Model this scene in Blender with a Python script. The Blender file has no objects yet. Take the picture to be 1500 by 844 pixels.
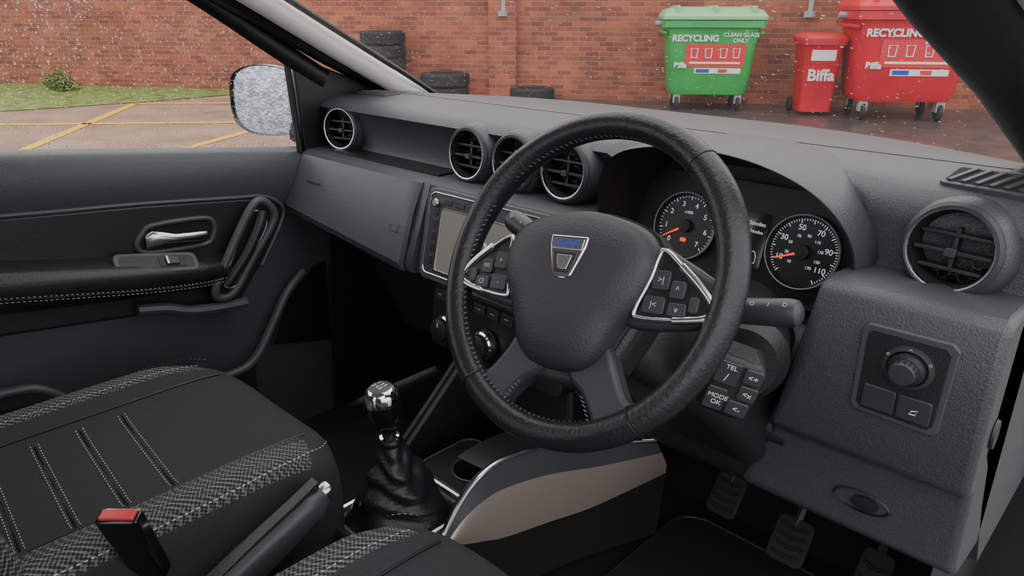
import bpy, bmesh, math, random
from mathutils import Vector, Matrix
random.seed(4)
V=Vector
# ---------------------------------------------------------------- materials
def newmat(name):
    m=bpy.data.materials.new(name); m.use_nodes=True
    nt=m.node_tree; b=nt.nodes['Principled BSDF']; return m,nt,b
def pm(name,col,rough=.5,metal=0,bump=0,bscale=300,var=0,vscale=20,coat=0,spec=.5,emit=None):
    m,nt,b=newmat(name)
    b.inputs['Base Color'].default_value=(*col,1); b.inputs['Roughness'].default_value=rough
    b.inputs['Metallic'].default_value=metal; b.inputs['Coat Weight'].default_value=coat
    b.inputs['Specular IOR Level'].default_value=spec
    if emit: b.inputs['Emission Color'].default_value=(*emit[:3],1); b.inputs['Emission Strength'].default_value=emit[3]
    tc=nt.nodes.new('ShaderNodeTexCoord')
    if bump:
        n=nt.nodes.new('ShaderNodeTexNoise'); n.inputs['Scale'].default_value=bscale; n.inputs['Detail'].default_value=3
        bp=nt.nodes.new('ShaderNodeBump'); bp.inputs['Strength'].default_value=bump; bp.inputs['Distance'].default_value=.002
        nt.links.new(tc.outputs['Object'],n.inputs['Vector']); nt.links.new(n.outputs['Fac'],bp.inputs['Height']); nt.links.new(bp.outputs[0],b.inputs['Normal'])
    if var:
        n=nt.nodes.new('ShaderNodeTexNoise'); n.inputs['Scale'].default_value=vscale; n.inputs['Detail'].default_value=5
        r=nt.nodes.new('ShaderNodeValToRGB'); r.color_ramp.elements[0].position=.3; r.color_ramp.elements[1].position=.7
        r.color_ramp.elements[0].color=(*[c*(1-var) for c in col],1); r.color_ramp.elements[1].color=(*[min(1,c*(1+var)) for c in col],1)
        nt.links.new(tc.outputs['Object'],n.inputs['Vector']); nt.links.new(n.outputs['Fac'],r.inputs[0]); nt.links.new(r.outputs[0],b.inputs['Base Color'])
    return m
M_dash=pm('dash_soft_plastic',(.056,.057,.062),.38,bump=.5,bscale=420,var=.12,vscale=300)
M_panel=pm('grey_trim_plastic',(.064,.065,.070),.38,bump=.25,bscale=500)
M_dark=pm('dark_plastic',(.019,.019,.021),.38,bump=.3,bscale=400)
M_black=pm('black_plastic',(.009,.009,.010),.4)
M_void=pm('deep_black',(.004,.004,.004),.8)
M_gloss=pm('gloss_black',(.008,.008,.009),.12,coat=.5)
M_leather=pm('black_leather',(.016,.016,.018),.33,bump=.35,bscale=260)
M_pad=pm('airbag_cover',(.032,.032,.036),.46,bump=.4,bscale=450)
M_silver=pm('satin_silver',(.70,.70,.71),.22,1)
M_chrome=pm('chrome',(.85,.85,.86),.08,1)
M_copper=pm('satin_champagne_trim',(.62,.51,.45),.30,.6)
M_grey=pm('button_grey',(.038,.039,.043),.4)
M_carpet=pm('carpet',(.009,.009,.010),.95,bump=1,bscale=500)
M_mat=pm('floor_mat_fabric',(.012,.012,.013),.9,bump=1,bscale=700)
M_fabric=pm('seat_fabric',(.032,.032,.035),.9,bump=.8,bscale=700,var=.25,vscale=500)
M_red=pm('needle_red',(.9,.02,.01),.4,emit=(1,.05,.02,1.2))
M_redb=pm('buckle_red',(.60,.05,.05),.35)
M_white=pm('print_white',(.75,.75,.75),.5)
M_dwhite=pm('icon_grey',(.45,.45,.45),.5)
M_wlit=pm('gauge_white',(.8,.8,.8),.5,emit=(.9,.95,1,.35))
M_dial=pm('dial_face',(.020,.021,.024),.35)
M_dim=pm('embossed_grey',(.012,.012,.014),.4)
M_thread=pm('stitch_thread',(.42,.42,.42),.8)
M_blk_thread=pm('dark_thread',(.13,.13,.14),.8)
M_screen=pm('display_screen',(.27,.245,.22),.15,coat=.5)
M_rubber=pm('rubber',(.014,.014,.015),.7,bump=.3,bscale=100)
M_pillar=pm('pillar_cloth',(.56,.54,.52),.9,bump=.3,bscale=600)
M_roof=pm('roof_block_cloth',(.60,.59,.57),.95,bump=.3,bscale=600)
M_blue=pm('badge_blue',(.02,.07,.45),.3)
M_grey2=pm('weathered_steel',(.32,.33,.34),.5)
def weave():
    m,nt,b=newmat('woven_mesh_fabric'); b.inputs['Roughness'].default_value=.85
    tc=nt.nodes.new('ShaderNodeTexCoord'); v=nt.nodes.new('ShaderNodeTexVoronoi'); v.inputs['Scale'].default_value=190; v.inputs['Randomness'].default_value=.1
    mp=nt.nodes.new('ShaderNodeMapping'); mp.inputs['Rotation'].default_value=(.5,.3,.6)
    r=nt.nodes.new('ShaderNodeValToRGB'); r.color_ramp.elements[0].position=.42; r.color_ramp.elements[0].color=(.014,.014,.015,1)
    r.color_ramp.elements[1].position=.64; r.color_ramp.elements[1].color=(.16,.16,.16,1)
    nt.links.new(tc.outputs['Object'],mp.inputs[0]); nt.links.new(mp.outputs[0],v.inputs['Vector']); nt.links.new(v.outputs['Distance'],r.inputs[0]); nt.links.new(r.outputs[0],b.inputs['Base Color'])
    bp=nt.nodes.new('ShaderNodeBump'); bp.inputs['Strength'].default_value=.7; bp.inputs['Distance'].default_value=.003
    nt.links.new(v.outputs['Distance'],bp.inputs['Height']); nt.links.new(bp.outputs[0],b.inputs['Normal']); return m
M_weave=weave()
def brickmat():
    m,nt,b=newmat('red_brick'); b.inputs['Roughness'].default_value=.85
    tc=nt.nodes.new('ShaderNodeTexCoord'); s=nt.nodes.new('ShaderNodeSeparateXYZ'); c=nt.nodes.new('ShaderNodeCombineXYZ')
    nt.links.new(tc.outputs['Object'],s.inputs[0]); nt.links.new(s.outputs['X'],c.inputs['X']); nt.links.new(s.outputs['Z'],c.inputs['Y'])
    k=nt.nodes.new('ShaderNodeTexBrick'); k.inputs['Scale'].default_value=1; k.inputs['Brick Width'].default_value=.225; k.inputs['Row Height'].default_value=.075
    k.inputs['Mortar Size'].default_value=.006; k.inputs['Mortar Smooth'].default_value=.3
    k.inputs['Color1'].default_value=(.45,.125,.060,1); k.inputs['Color2'].default_value=(.23,.060,.040,1); k.inputs['Mortar'].default_value=(.27,.20,.16,1)
    n=nt.nodes.new('ShaderNodeTexNoise'); n.inputs['Scale'].default_value=1.3; n.inputs['Detail'].default_value=8; n.inputs['Roughness'].default_value=.7
    r=nt.nodes.new('ShaderNodeValToRGB'); r.color_ramp.elements[0].position=.3; r.color_ramp.elements[0].color=(.6,.6,.62,1); r.color_ramp.elements[1].position=.7; r.color_ramp.elements[1].color=(1.2,1.1,1.05,1)
    mx=nt.nodes.new('ShaderNodeMix'); mx.data_type='RGBA'; mx.blend_type='MULTIPLY'; mx.inputs[0].default_value=1
    nt.links.new(c.outputs[0],k.inputs['Vector']); nt.links.new(tc.outputs['Object'],n.inputs['Vector']); nt.links.new(n.outputs['Fac'],r.inputs[0])
    nt.links.new(k.outputs['Color'],mx.inputs[6]); nt.links.new(r.outputs[0],mx.inputs[7]); nt.links.new(mx.outputs[2],b.inputs['Base Color'])
    bp=nt.nodes.new('ShaderNodeBump'); bp.inputs['Strength'].default_value=.5; bp.inputs['Distance'].default_value=.01; bp.invert=True
    nt.links.new(k.outputs['Fac'],bp.inputs['Height']); nt.links.new(bp.outputs[0],b.inputs['Normal']); return m
M_brick=brickmat()
M_tarmac=pm('wet_tarmac',(.065,.056,.053),.28,bump=.6,bscale=60,var=.35,vscale=3)
M_wetconc=pm('wet_concrete',(.36,.25,.185),.28,bump=.4,bscale=40,var=.3,vscale=1.5)
M_grass=pm('grass_verge',(.15,.20,.035),.95,bump=1,bscale=60,var=.6,vscale=6)
M_yellow=pm('road_paint_yellow',(.95,.46,.005),.5,var=.15,vscale=20)
def glassmat(name,gl,rough=.02,tint=(1,1,1),haze=0):
    m=bpy.data.materials.new(name); m.use_nodes=True; nt=m.node_tree; nt.nodes.clear()
    o=nt.nodes.new('ShaderNodeOutputMaterial'); t=nt.nodes.new('ShaderNodeBsdfTransparent'); t.inputs[0].default_value=(*tint,1)
    g=nt.nodes.new('ShaderNodeBsdfGlossy'); g.inputs['Roughness'].default_value=rough
    mx=nt.nodes.new('ShaderNodeMixShader'); mx.inputs[0].default_value=gl
    nt.links.new(t.outputs[0],mx.inputs[1]); nt.links.new(g.outputs[0],mx.inputs[2]); last=mx
    if haze:
        d=nt.nodes.new('ShaderNodeBsdfTranslucent'); d.inputs[0].default_value=(.8,.8,.8,1)
        m2=nt.nodes.new('ShaderNodeMixShader'); m2.inputs[0].default_value=haze
        nt.links.new(mx.outputs[0],m2.inputs[1]); nt.links.new(d.outputs[0],m2.inputs[2]); last=m2
    nt.links.new(last.outputs[0],o.inputs[0]); return m
M_glass=glassmat('window_glass',.03,tint=(.95,.96,.95),haze=.010)
def dropmat():
    m=bpy.data.materials.new('rain_water'); m.use_nodes=True; nt=m.node_tree; nt.nodes.clear()
    o=nt.nodes.new('ShaderNodeOutputMaterial'); t=nt.nodes.new('ShaderNodeBsdfTransparent'); t.inputs[0].default_value=(.93,.93,.93,1)
    g=nt.nodes.new('ShaderNodeBsdfGlass'); g.inputs['IOR'].default_value=1.33; g.inputs['Roughness'].default_value=0
    mx=nt.nodes.new('ShaderNodeMixShader'); mx.inputs[0].default_value=.36
    nt.links.new(t.outputs[0],mx.inputs[1]); nt.links.new(g.outputs[0],mx.inputs[2]); nt.links.new(mx.outputs[0],o.inputs[0]); return m
M_drop=dropmat()
M_mirror=pm('wet_mirror_glass',(.55,.60,.66),.16,.9,bump=1,bscale=110,var=.45,vscale=45)
# ---------------------------------------------------------------- helpers
COL=bpy.context.collection
def empty(name,loc=(0,0,0)):
    e=bpy.data.objects.new(name,None); COL.objects.link(e); e.empty_display_size=.1; return e
def obj(name,verts,faces,mat,parent=None,bevel=0,subsurf=0,smooth=True,ang=40,mats=None,fmat=None,M=None,bseg=3):
    me=bpy.data.meshes.new(name)
    if M is not None: verts=[M@V(v) for v in verts]
    me.from_pydata([tuple(v) for v in verts],[],faces); me.update()
    bm=bmesh.new(); bm.from_mesh(me); bmesh.ops.remove_doubles(bm,verts=bm.verts,dist=1e-6)
    if fmat is None: bmesh.ops.recalc_face_normals(bm,faces=bm.faces)
    bm.to_mesh(me); bm.free()
    if mats: 
        for x in mats: me.materials.append(x)
    else: me.materials.append(mat)
    if fmat and len(fmat)==len(me.polygons):
        for p,i in zip(me.polygons,fmat): p.material_index=i
    if smooth:
        me.shade_smooth()
        if not subsurf: me.set_sharp_from_angle(angle=math.radians(ang))
    o=bpy.data.objects.new(name,me); COL.objects.link(o)
    if parent: o.parent=parent
    if bevel:
        b=o.modifiers.new('bevel','BEVEL'); b.width=bevel; b.segments=bseg; b.limit_method='ANGLE'; b.angle_limit=math.radians(30)
    if subsurf:
        s=o.modifiers.new('sub','SUBSURF'); s.levels=subsurf; s.render_levels=subsurf
    return o
def frame(o,x=(1,0,0),y=(0,0,1)):
    x=V(x).normalized(); y=V(y); z=x.cross(y).normalized(); y=z.cross(x)
    return Matrix(((x.x,y.x,z.x,o[0]),(x.y,y.y,z.y,o[1]),(x.z,y.z,z.z,o[2]),(0,0,0,1)))
def dashframe(o,tilt=0,yaw=0):   # faces rearwards (-Y)
    t=math.radians(tilt); w=math.radians(yaw)
    return frame(o,(math.cos(w),math.sin(w),0),(-math.sin(w)*math.sin(t),math.cos(w)*math.sin(t),math.cos(t)))
def doorframe(o): return frame(o,(0,1,0),(0,0,1))
def cr(pts,n=5,closed=True):
    pts=[V(p) for p in pts]; N=len(pts); out=[]
    rng=range(N) if closed else range(N-1)
    for i in rng:
        if closed: p0,p1,p2,p3=pts[i-1],pts[i],pts[(i+1)%N],pts[(i+2)%N]
        else: p0,p1,p2,p3=pts[max(i-1,0)],pts[i],pts[i+1],pts[min(i+2,N-1)]
        for k in range(n):
            t=k/n; out.append(.5*((2*p1)+(p2-p0)*t+(2*p0-5*p1+4*p2-p3)*t*t+(3*p1-p0-3*p2+p3)*t**3))
    if not closed: out.append(pts[-1])
    return out
def loft(name,loops,mat,parent=None,closed=True,cap0=False,cap1=False,M=None,**k):
    n=len(loops[0]); verts=[p for l in loops for p in l]; faces=[]
    for i in range(len(loops)-1):
        for j in range(n if closed else n-1):
            a=i*n+j; b=i*n+(j+1)%n; faces.append((a,b,b+n,a+n))
    if cap0: faces.append(tuple(range(n))[::-1])
    if cap1: faces.append(tuple(range((len(loops)-1)*n,len(loops)*n)))
    return obj(name,verts,faces,mat,parent,M=M,**k)
def prism(name,out,z0,z1,M,mat,parent=None,bevel=0,sm=0,**k):
    if sm: out=[(p.x,p.y) for p in cr([(a,b,0) for a,b in out],sm)]
    return loft(name,[[(x,y,z0) for x,y in out],[(x,y,z1) for x,y in out]],mat,parent,cap0=True,cap1=True,M=M,bevel=bevel,**k)
def rrect(w,h,r,n=4,cx=0,cy=0):
    o=[]
    for sx,sy,a0 in ((1,1,0),(-1,1,90),(-1,-1,180),(1,-1,270)):
        for k in range(n+1):
            a=math.radians(a0+90*k/n); o.append((cx+sx*(w/2-r)+r*math.cos(a),cy+sy*(h/2-r)+r*math.sin(a)))
    return o
def box(name,lo,hi,mat,parent=None,bevel=0,M=None):
    x0,y0,z0=lo;x1,y1,z1=hi
    v=[(x0,y0,z0),(x1,y0,z0),(x1,y1,z0),(x0,y1,z0),(x0,y0,z1),(x1,y0,z1),(x1,y1,z1),(x0,y1,z1)]
    f=[(0,3,2,1),(4,5,6,7),(0,1,5,4),(1,2,6,5),(2,3,7,6),(3,0,4,7)]
    return obj(name,v,f,mat,parent,bevel=bevel,M=M)
def lathe(name,prof,M,mat,parent=None,seg=40,cap0=False,cap1=False,sx=1,sy=1,**k):
    loops=[[(r*sx*math.cos(2*math.pi*j/seg),r*sy*math.sin(2*math.pi*j/seg),z) for j in range(seg)] for r,z in prof]
    return loft(name,loops,mat,parent,cap0=cap0,cap1=cap1,M=M,**k)
def tube(name,pts,r,mat,parent=None,M=None,closed=False,n=8,sm=4,rs=None,flat=1,up=None):
    P=[V(p) for p in pts]
    if sm>1: P=cr(P,sm,closed)
    if M is not None: P=[M@p for p in P]
    loops=[]; N=len(P); nrm=None
    for i,p in enumerate(P):
        if closed: t=(P[(i+1)%N]-P[i-1])
        else: t=P[min(i+1,N-1)]-P[max(i-1,0)]
        t.normalize()
        if up is not None: a=V(up)-t*V(up).dot(t)
        elif nrm is None:
            a=V((0,0,1)) if abs(t.z)<.9 else V((1,0,0)); a=a-t*a.dot(t)
        else: a=nrm-t*nrm.dot(t)
        a.normalize(); nrm=a; b=t.cross(a)
        rr=r if rs is None else rs[0]+(rs[1]-rs[0])*i/(N-1)
        loops.append([p+a*math.cos(2*math.pi*k/n)*rr+b*math.sin(2*math.pi*k/n)*rr*flat for k in range(n)])
    if closed: loops.append(loops[0])
    return loft(name,loops,mat,parent,cap0=not closed,cap1=not closed)
def text(name,s,size,M,x,y,mat,parent=None,z=.001,rot=0,ext=.0002,bold=0):
    c=bpy.data.curves.new(name,'FONT'); c.body=s; c.size=size; c.align_x='CENTER'; c.align_y='CENTER'; c.extrude=ext; c.offset=bold; c.materials.append(mat)
    o=bpy.data.objects.new(name,c); COL.objects.link(o)
    o.matrix_world=M@Matrix.Translation((x,y,z))@Matrix.Rotation(math.radians(rot),4,'Z')
    if parent: o.parent=parent
    return o
# ================================================================ DASHBOARD
dash=empty('dashboard')
def yb(x): return .42-.62*max(0,abs(x)-.2)**2
def top(x): return [(yb(x)+.03,1.20),(yb(x),1.236),(.22,1.247),(.13,1.248)]
def profP(x):
    k=(x+.72)/.44; zb=1.0-.045*k
    return top(x)+[(.04,1.243),(.012,1.234),(.0,1.222),(.02,1.205),(.035,1.14),(.03,1.128),(-.045,1.126),(-.058,1.118),(-.118,zb+.01),(-.115,zb-.008),(-.02,.93),(.1,.82),(.2,.6)]
def profC(x): return top(x)+[(.04,1.243),(.012,1.234),(.0,1.222),(.02,1.205),(.035,1.14),(.03,1.128),(-.045,1.126),(-.06,1.118),(-.09,.96),(-.09,.94),(-.05,.93),(-.04,.8),(.1,.6)]
RB=[(.09,1.14),(.09,1.08),(.02,1.05),(-.03,1.03),(-.05,1.0),(-.05,.97),(-.04,.93),(.0,.85),(.1,.7)]
def profR2(x,hz,yf):
    if x>=.515: m=(yf+.002,1.175)
    elif x>=.495: m=(yf+.006,1.200)
    else: m=(yf+.04,hz-.03)
    return top(x)+[(yf+.045,1.246),(yf+.018,1.240),(yf-.002,hz),m]+RB
def profD(x):
    return top(x)+[(.055,1.245),(.026,1.236),(.006,1.218),(.004,1.195),(.015,1.14),(.012,1.128),(-.05,1.126),(-.06,1.118),(-.07,.98),(-.07,.96),(-.04,.93),(.0,.85),(.1,.7)]
st=[]
for x in (-.745,-.68,-.6,-.5,-.4,-.3,-.262): st.append((x,profP(x)))
for x in (-.258,-.15,-.05,.05,.125): st.append((x,profC(x)))
for x,h,y in ((.14,1.215,.002),(.165,1.222,.012),(.19,1.23,.03),(.22,1.235,.055),(.26,1.238,.075),(.35,1.238,.08),(.43,1.236,.068),(.47,1.230,.050),(.50,1.224,.034),(.52,1.220,.022),(.538,1.216,.012)): st.append((x,profR2(x,h,y)))
for x in (.545,.58,.62,.68,.745): st.append((x,profD(x)))
loft('dash_body',[[(x,y,z) for y,z in p] for x,p in st],M_dash,dash,closed=False,ang=50)
tube('top_seam',[(x,min(.17,yb(x)-.06),1.2478) for x in (-.7,-.55,-.3,0,.3,.5,.62,.72)],.0009,M_dark,dash,n=5)
lp=[]
for i,x in enumerate((-.735,-.72,-.6,-.45,-.32,-.29,-.282)):
    k=(x+.72)/.44; zb=1.0-.045*k; e=.006 if i in (0,6) else 0
    lp.append([(x,-.05+e,1.122),(x,-.066+e,1.118),(x,-.094+e,1.062),(x,-.127+e,zb+.006),(x,-.122+e,zb-.010),(x,-.10,zb-.01)])
loft('passenger_fascia',lp,M_panel,dash,closed=False,ang=35)
text('airbag_word','AIRBAG',.018,dashframe((-.635,-.0945,1.065),-28),0,0,M_dim,dash)
tube('warning_mark',[(-.325,-.1135,1.035),(-.300,-.1135,1.035),(-.300,-.118,1.022),(-.325,-.118,1.022)],.0008,M_dim,dash,closed=True,sm=1,n=5)
def endcap(name,x,prof): obj(name,[(x,y,z) for y,z in prof]+[(x,.42,.7)],[tuple(range(len(prof)+1))],M_dash,dash)
endcap('end_cap_right',.745,profD(.745)); endcap('end_cap_left',-.745,profP(-.745))
box('strip_recess',(-.66,-.03,1.1265),(-.27,.026,1.131),M_black,dash)
ho=[(.150,1.085),(.148,1.14),(.162,1.20),(.20,1.243),(.27,1.263),(.35,1.268),(.43,1.259),(.50,1.233),(.545,1.19),(.560,1.14),(.547,1.09),(.50,1.058),(.35,1.045),(.2,1.05)]
cx,cz=.357,1.15
def hl(s,y,dz=0,tilt=0,ds=0):
    return [(cx+(x-cx)*s, y-(z-1.15)*tilt, cz+(z-cz)*s+dz) for x,z in [(p.x,p.y) for p in cr([(a,b,0) for a,b in ho],5)]]
loft('instrument_hood',[hl(1.0,-.046,0,.25),hl(.985,-.055,0,.25),hl(.965,-.05,0,.25),hl(.90,.0,-.005,.1),hl(.86,.045,-.01,-.25)],M_dark,dash,ang=60)
loft('instrument_hood_skin',[hl(1.0,.17,-.022),hl(1.01,.10,-.006),hl(1.015,.0,.001,.15),hl(1.003,-.044,0,.25),hl(.99,-.054,0,.25)],M_dash,dash,ang=60)
def lpp(fx): return [(fx(z),y,z) for y,z in [(.05,1.128),(-.09,1.142),(-.112,1.138),(-.120,1.125),(-.126,1.05),(-.122,.935),(-.117,.922),(-.100,.916),(-.090,.80),(-.06,.775),(.05,.76)]]
def lx(z): return .503+min(z-.92,.11)*.34
loft('driver_lower_panel',[lpp(lx),lpp(lambda z:.745)],M_dash,dash,cap0=True,cap1=True,bevel=.012,ang=30)
loft('knee_panel',[[(x,y,z) for y,z in [(-.02,.96),(-.07,.94),(-.10,.90),(-.083,.80),(-.06,.775),(.05,.76),(.05,.96)]] for x in (.21,.53)],M_dark,dash,cap0=True,cap1=True,bevel=.01)
lathe('bonnet_release_recess',[(.033,0),(.031,.002),(.028,-.004),(.0,-.012)],dashframe((.63,-.096,.850),-5),M_dark,dash,sx=1.1,sy=.5)
lathe('bonnet_release_latch',[(.012,-.004),(.012,.004),(.0,.006)],dashframe((.635,-.096,.850),-5),M_dark,dash,sx=1.4,sy=.8)
lathe('fuse_cover_oval',[(.016,0),(.015,.003),(.0,.003)],frame((.746,-.07,.99),(0,1,0),(0,0,1)),M_dark,dash,sx=.9,sy=1.2)
def demist(nm,x,y,w,ang,tl=0):
    g=empty(nm); M=frame((x,y,1.250),(math.cos(ang),math.sin(ang),0),(-math.sin(ang),math.cos(ang),math.tan(tl)))
    prism('grille_frame',rrect(w,.056,.008),-.012,.002,M,M_dash,g,bevel=.001)
    prism('grille_void',rrect(w-.010,.044,.006),.0,.0024,M,M_void,g)
    for i in range(6):
        a=-w/2+.018+i*(w-.036)/5
        prism('grille_slat',[(a-.010,-.021),(a-.005,-.021),(a+.009,.021),(a+.004,.021)],.002,.0045,M,M_panel,g)
    return g
demist('demister_grille',.668,.060,.115,math.radians(-8),math.radians(14)); demist('demister_grille',-.66,.12,.10,math.radians(8))
lathe('light_sensor',[(.022,0),(.020,.004),(.0,.005)],frame((.69,.15,1.247),(1,0,0),(0,1,0)),M_dash,dash,sx=1.3)
# ================================================================ AIR VENTS
def vent(x,y,z,yaw=0,tilt=6,R=.051,hexg=True):
    g=empty('air_vent'); M=dashframe((x,y,z),tilt,yaw); s=R/.051
    lathe('housing',[(.058*s,-.10),(.061*s,-.045),(.0605*s,-.018),(.0575*s,-.006),(.0545*s,0),(.052*s,0)],M,M_dash,g)
    lathe('rim',[(.0545*s,-.003),(.0540*s,.003),(.050*s,.006),(.046*s,.0045),(.0455*s,-.002)],M,M_grey,g)
    lathe('silver_ring',[(.0482*s,.004),(.0475*s,.0068),(.0455*s,.0065),(.0448*s,-.002)],M,M_silver,g)
    lathe('cup',[(.0450*s,.002),(.042*s,-.012),(.040*s,-.04),(0,-.041)],M,M_void,g)
    for i in (-1,0,1):
        h=i*.020*s-.004; w=math.sqrt(max(.0001,(.0425*s)**2-h*h))
        prism('slat',[(-w,h-.0025),(w,h-.0025),(w,h+.0025),(-w,h+.0025)],-.024,-.006 if i else -.002,M,M_dark,g,bevel=.0012)
    prism('centre_tab',rrect(.005*s,.05*s,.002,cx=.0,cy=0),-.022,-.008,M,M_dark,g,bevel=.001)
    prism('thumb_tab',rrect(.012*s,.010*s,.002,cx=.0,cy=-.004),-.006,.003,M,M_grey,g,bevel=.001)
    if hexg:
        vs=[];fs=[]
        hs=.0075*s
        for a in range(-6,7):
            for b in range(-6,7):
                px=a*hs*1.5; py=(b+.5*(a%2))*hs*1.732
                if px*px+py*py>(.036*s)**2: continue
                for k in range(6):
                    a0=math.radians(60*k); a1=math.radians(60*k+60)
                    for rr in (1.0,.84):
                        vs.append((px+hs*rr*math.cos(a0),py+hs*rr*math.sin(a0),-.030)); vs.append((px+hs*rr*math.cos(a1),py+hs*rr*math.sin(a1),-.030))
                    n=len(vs); fs.append((n-4,n-3,n-1,n-2))
        obj('honeycomb',vs,fs,M_panel,g,M=M)
    return g
vent(-.655,.0,1.178,yaw=14,tilt=4,R=.050)
vent(-.197,-.015,1.180); vent(-.075,-.015,1.180); vent(.050,-.018,1.184)
vent(.652,-.022,1.180,yaw=-6,tilt=8,R=.053)
# ================================================================ INSTRUMENT CLUSTER
cl=empty('instrument_cluster')
MC=dashframe((.360,.030,1.120),16)
prism('gauge_backplate',[(-.2,-.07),(.2,-.07),(.2,.085),(-.2,.085)],-.012,-.002,MC,M_black,cl)
def gauge(nm,cxx,R,labels,a0,a1,needle,inner=None,nt=41):
    M=MC@Matrix.Translation((cxx,0,0))
    lathe(nm+'_bowl',[(R+.004,-.002),(R+.004,.010),(R+.001,.011),(R-.001,.002),(0,.0015)],M,M_dial,cl,seg=56)
    lathe(nm+'_ring',[(R+.0045,.0095),(R+.0033,.012),(R+.0018,.0115)],M,M_grey2,cl,seg=56)
    vs=[];fs=[]
    for i in range(nt):
        a=math.radians(a0+(a1-a0)*i/(nt-1)); L=.006 if i%5==0 else .003; w=.0004 if i%5 else .0006
        c,s=math.cos(a),math.sin(a); r0=R-.002-L; r1=R-.002
        for rr,ss in ((r0,-w),(r1,-w),(r1,w),(r0,w)): vs.append((rr*c-ss*s,rr*s+ss*c,.0028))
        n=len(vs); fs.append((n-4,n-3,n-2,n-1))
    obj(nm+'_ticks',vs,fs,M_wlit,cl,M=M)
    for i,l in enumerate(labels):
        a=math.radians(a0+(a1-a0)*i/(len(labels)-1))
        if l: text(nm+'_num',l,.0115,M,(R-.0145)*math.cos(a),(R-.0145)*math.sin(a),M_wlit,cl,z=.003)
    if inner:
        for i,l in enumerate(inner):
            a=math.radians(a0+(a1-a0)*i/(len(inner)-1))
            text(nm+'_kmh',l,.006,M,(R-.026)*math.cos(a),(R-.026)*math.sin(a),M_wlit,cl,z=.003)
    a=math.radians(needle); c,s=math.cos(a),math.sin(a)
    prism(nm+'_needle',[(-.006*c+.0022*s,-.006*s-.0022*c),((R-.008)*c+.0006*s,(R-.008)*s-.0006*c),((R-.008)*c-.0006*s,(R-.008)*s+.0006*c),(-.006*c-.0022*s,-.006*s+.0022*c)],.005,.0065,M,M_red,cl)
    lathe(nm+'_hub',[(.0105,.002),(.010,.010),(0,.011)],M,M_dark,cl,seg=24)
gauge('tachometer',-.093,.050,['0','1','2','3','4','5','6','7'],225,-45,212)
gauge('speedometer',.099,.050,['','10','','30','','50','','70','','90','','110',''],225,-60,203,['10','30','50','70','90','110','130','150','170'],61)
M2=MC@Matrix.Translation((-.093,0,0)); text('rev_unit','x1000',.006,M2,0,.022,M_wlit,cl,z=.003)
prism('warning_lamp',rrect(.010,.006,.002,cx=.0,cy=-.022),.002,.003,M2,M_red,cl)
prism('trip_display',rrect(.060,.085,.004,cx=.010,cy=.0),-.002,.001,MC,M_gloss,cl)
text('trip_miles','656miles',.0085,MC,.020,.026,M_wlit,cl,z=.0015); text('trip_avg','54miles',.007,MC,.023,.014,M_wlit,cl,z=.0015)
tube('car_icon',[(.016,-.015,.0015),(.028,-.015,.0015),(.031,-.022,.0015),(.031,-.032,.0015),(.013,-.032,.0015),(.013,-.022,.0015)],.0006,M_wlit,cl,M=MC,closed=True,sm=1,n=5)
# ================================================================ STEERING WHEEL
sw=empty('steering_wheel')
al=math.radians(29.5); WC=V((.3775,-.378,1.171))
MW=frame(WC,(1,0,0),(0,math.sin(al),math.cos(al)))
MR=MW@Matrix.Rotation(math.radians(8),4,'Z')
R0=.1765; seg=96; loops=[]
for i in range(seg+1):
    a=2*math.pi*i/seg; th=0.0160
    aa=math.degrees(a)%360
    for c0 in (35,145): th+=.0015*math.exp(-((aa-c0)/16)**2)
    c,s=math.cos(a),math.sin(a)
    loops.append([((R0+th*math.cos(b))*c,(R0+th*math.cos(b))*s,th*1.08*math.sin(b)) for b in [2*math.pi*k/18 for k in range(18)]])
loft('rim_leather',loops,M_leather,sw,M=MR,ang=180)
for a in (48,132,232,308):
    a=math.radians(a); c,s=math.cos(a),math.sin(a)
    tube('rim_seam',[((R0+.0170*math.cos(b))*c,(R0+.0170*math.cos(b))*s,.0183*math.sin(b)) for b in [2*math.pi*k/20 for k in range(20)]],.0008,M_black,sw,M=MR,closed=True,sm=1,n=5)
vs=[];fs=[]
for i in range(150):
    a=2*math.pi*i/150; b0=math.radians(200)
    for (da,db) in ((-.006,-.12),(.006,-.10),(.006,.12),(-.006,.10)):
        A=a+da+ (0.006 if db>0 else -.006); b=b0+db
        vs.append(((R0+.0172*math.cos(b))*math.cos(A),(R0+.0172*math.cos(b))*math.sin(A),-.0186*math.sin(b)))
    n=len(vs); fs.append((n-4,n-3,n-2,n-1))
obj('rim_stitching',vs,fs,M_blk_thread,sw,M=MR)
hub=[(-.052,.064),(0,.072),(.052,.064),(.084,.049),(.098,.020),(.092,-.015),(.071,-.050),(.054,-.086),(.032,-.104),(0,-.108),(-.032,-.104),(-.054,-.086),(-.071,-.050),(-.092,-.015),(-.098,.020),(-.084,.049)]
hc=[(p.x,p.y) for p in cr([(a,b,0) for a,b in hub],4)]
def hs_(s,z): return [(x*s,-.015+(y+.015)*s,z) for x,y in hc]
loft('airbag_pad',[hs_(.99,-.03),hs_(1,0),hs_(.985,.010),hs_(.95,.017),hs_(.85,.024),hs_(.6,.030),hs_(.3,.032),hs_(.02,.0325)],M_pad,sw,cap1=True,M=MR,ang=180)
loft('pad_gap',[hs_(1.03,-.03),hs_(1.03,-.004),hs_(.99,-.003)],M_black,sw,M=MR)
bk=[(-.10,.045),(.10,.045),(.105,0),(.08,-.06),(.06,-.105),(-.06,-.105),(-.08,-.06),(-.105,0)]
prism('hub_back_shell',bk,-.055,-.006,MR,M_dark,sw,bevel=.012)
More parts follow.
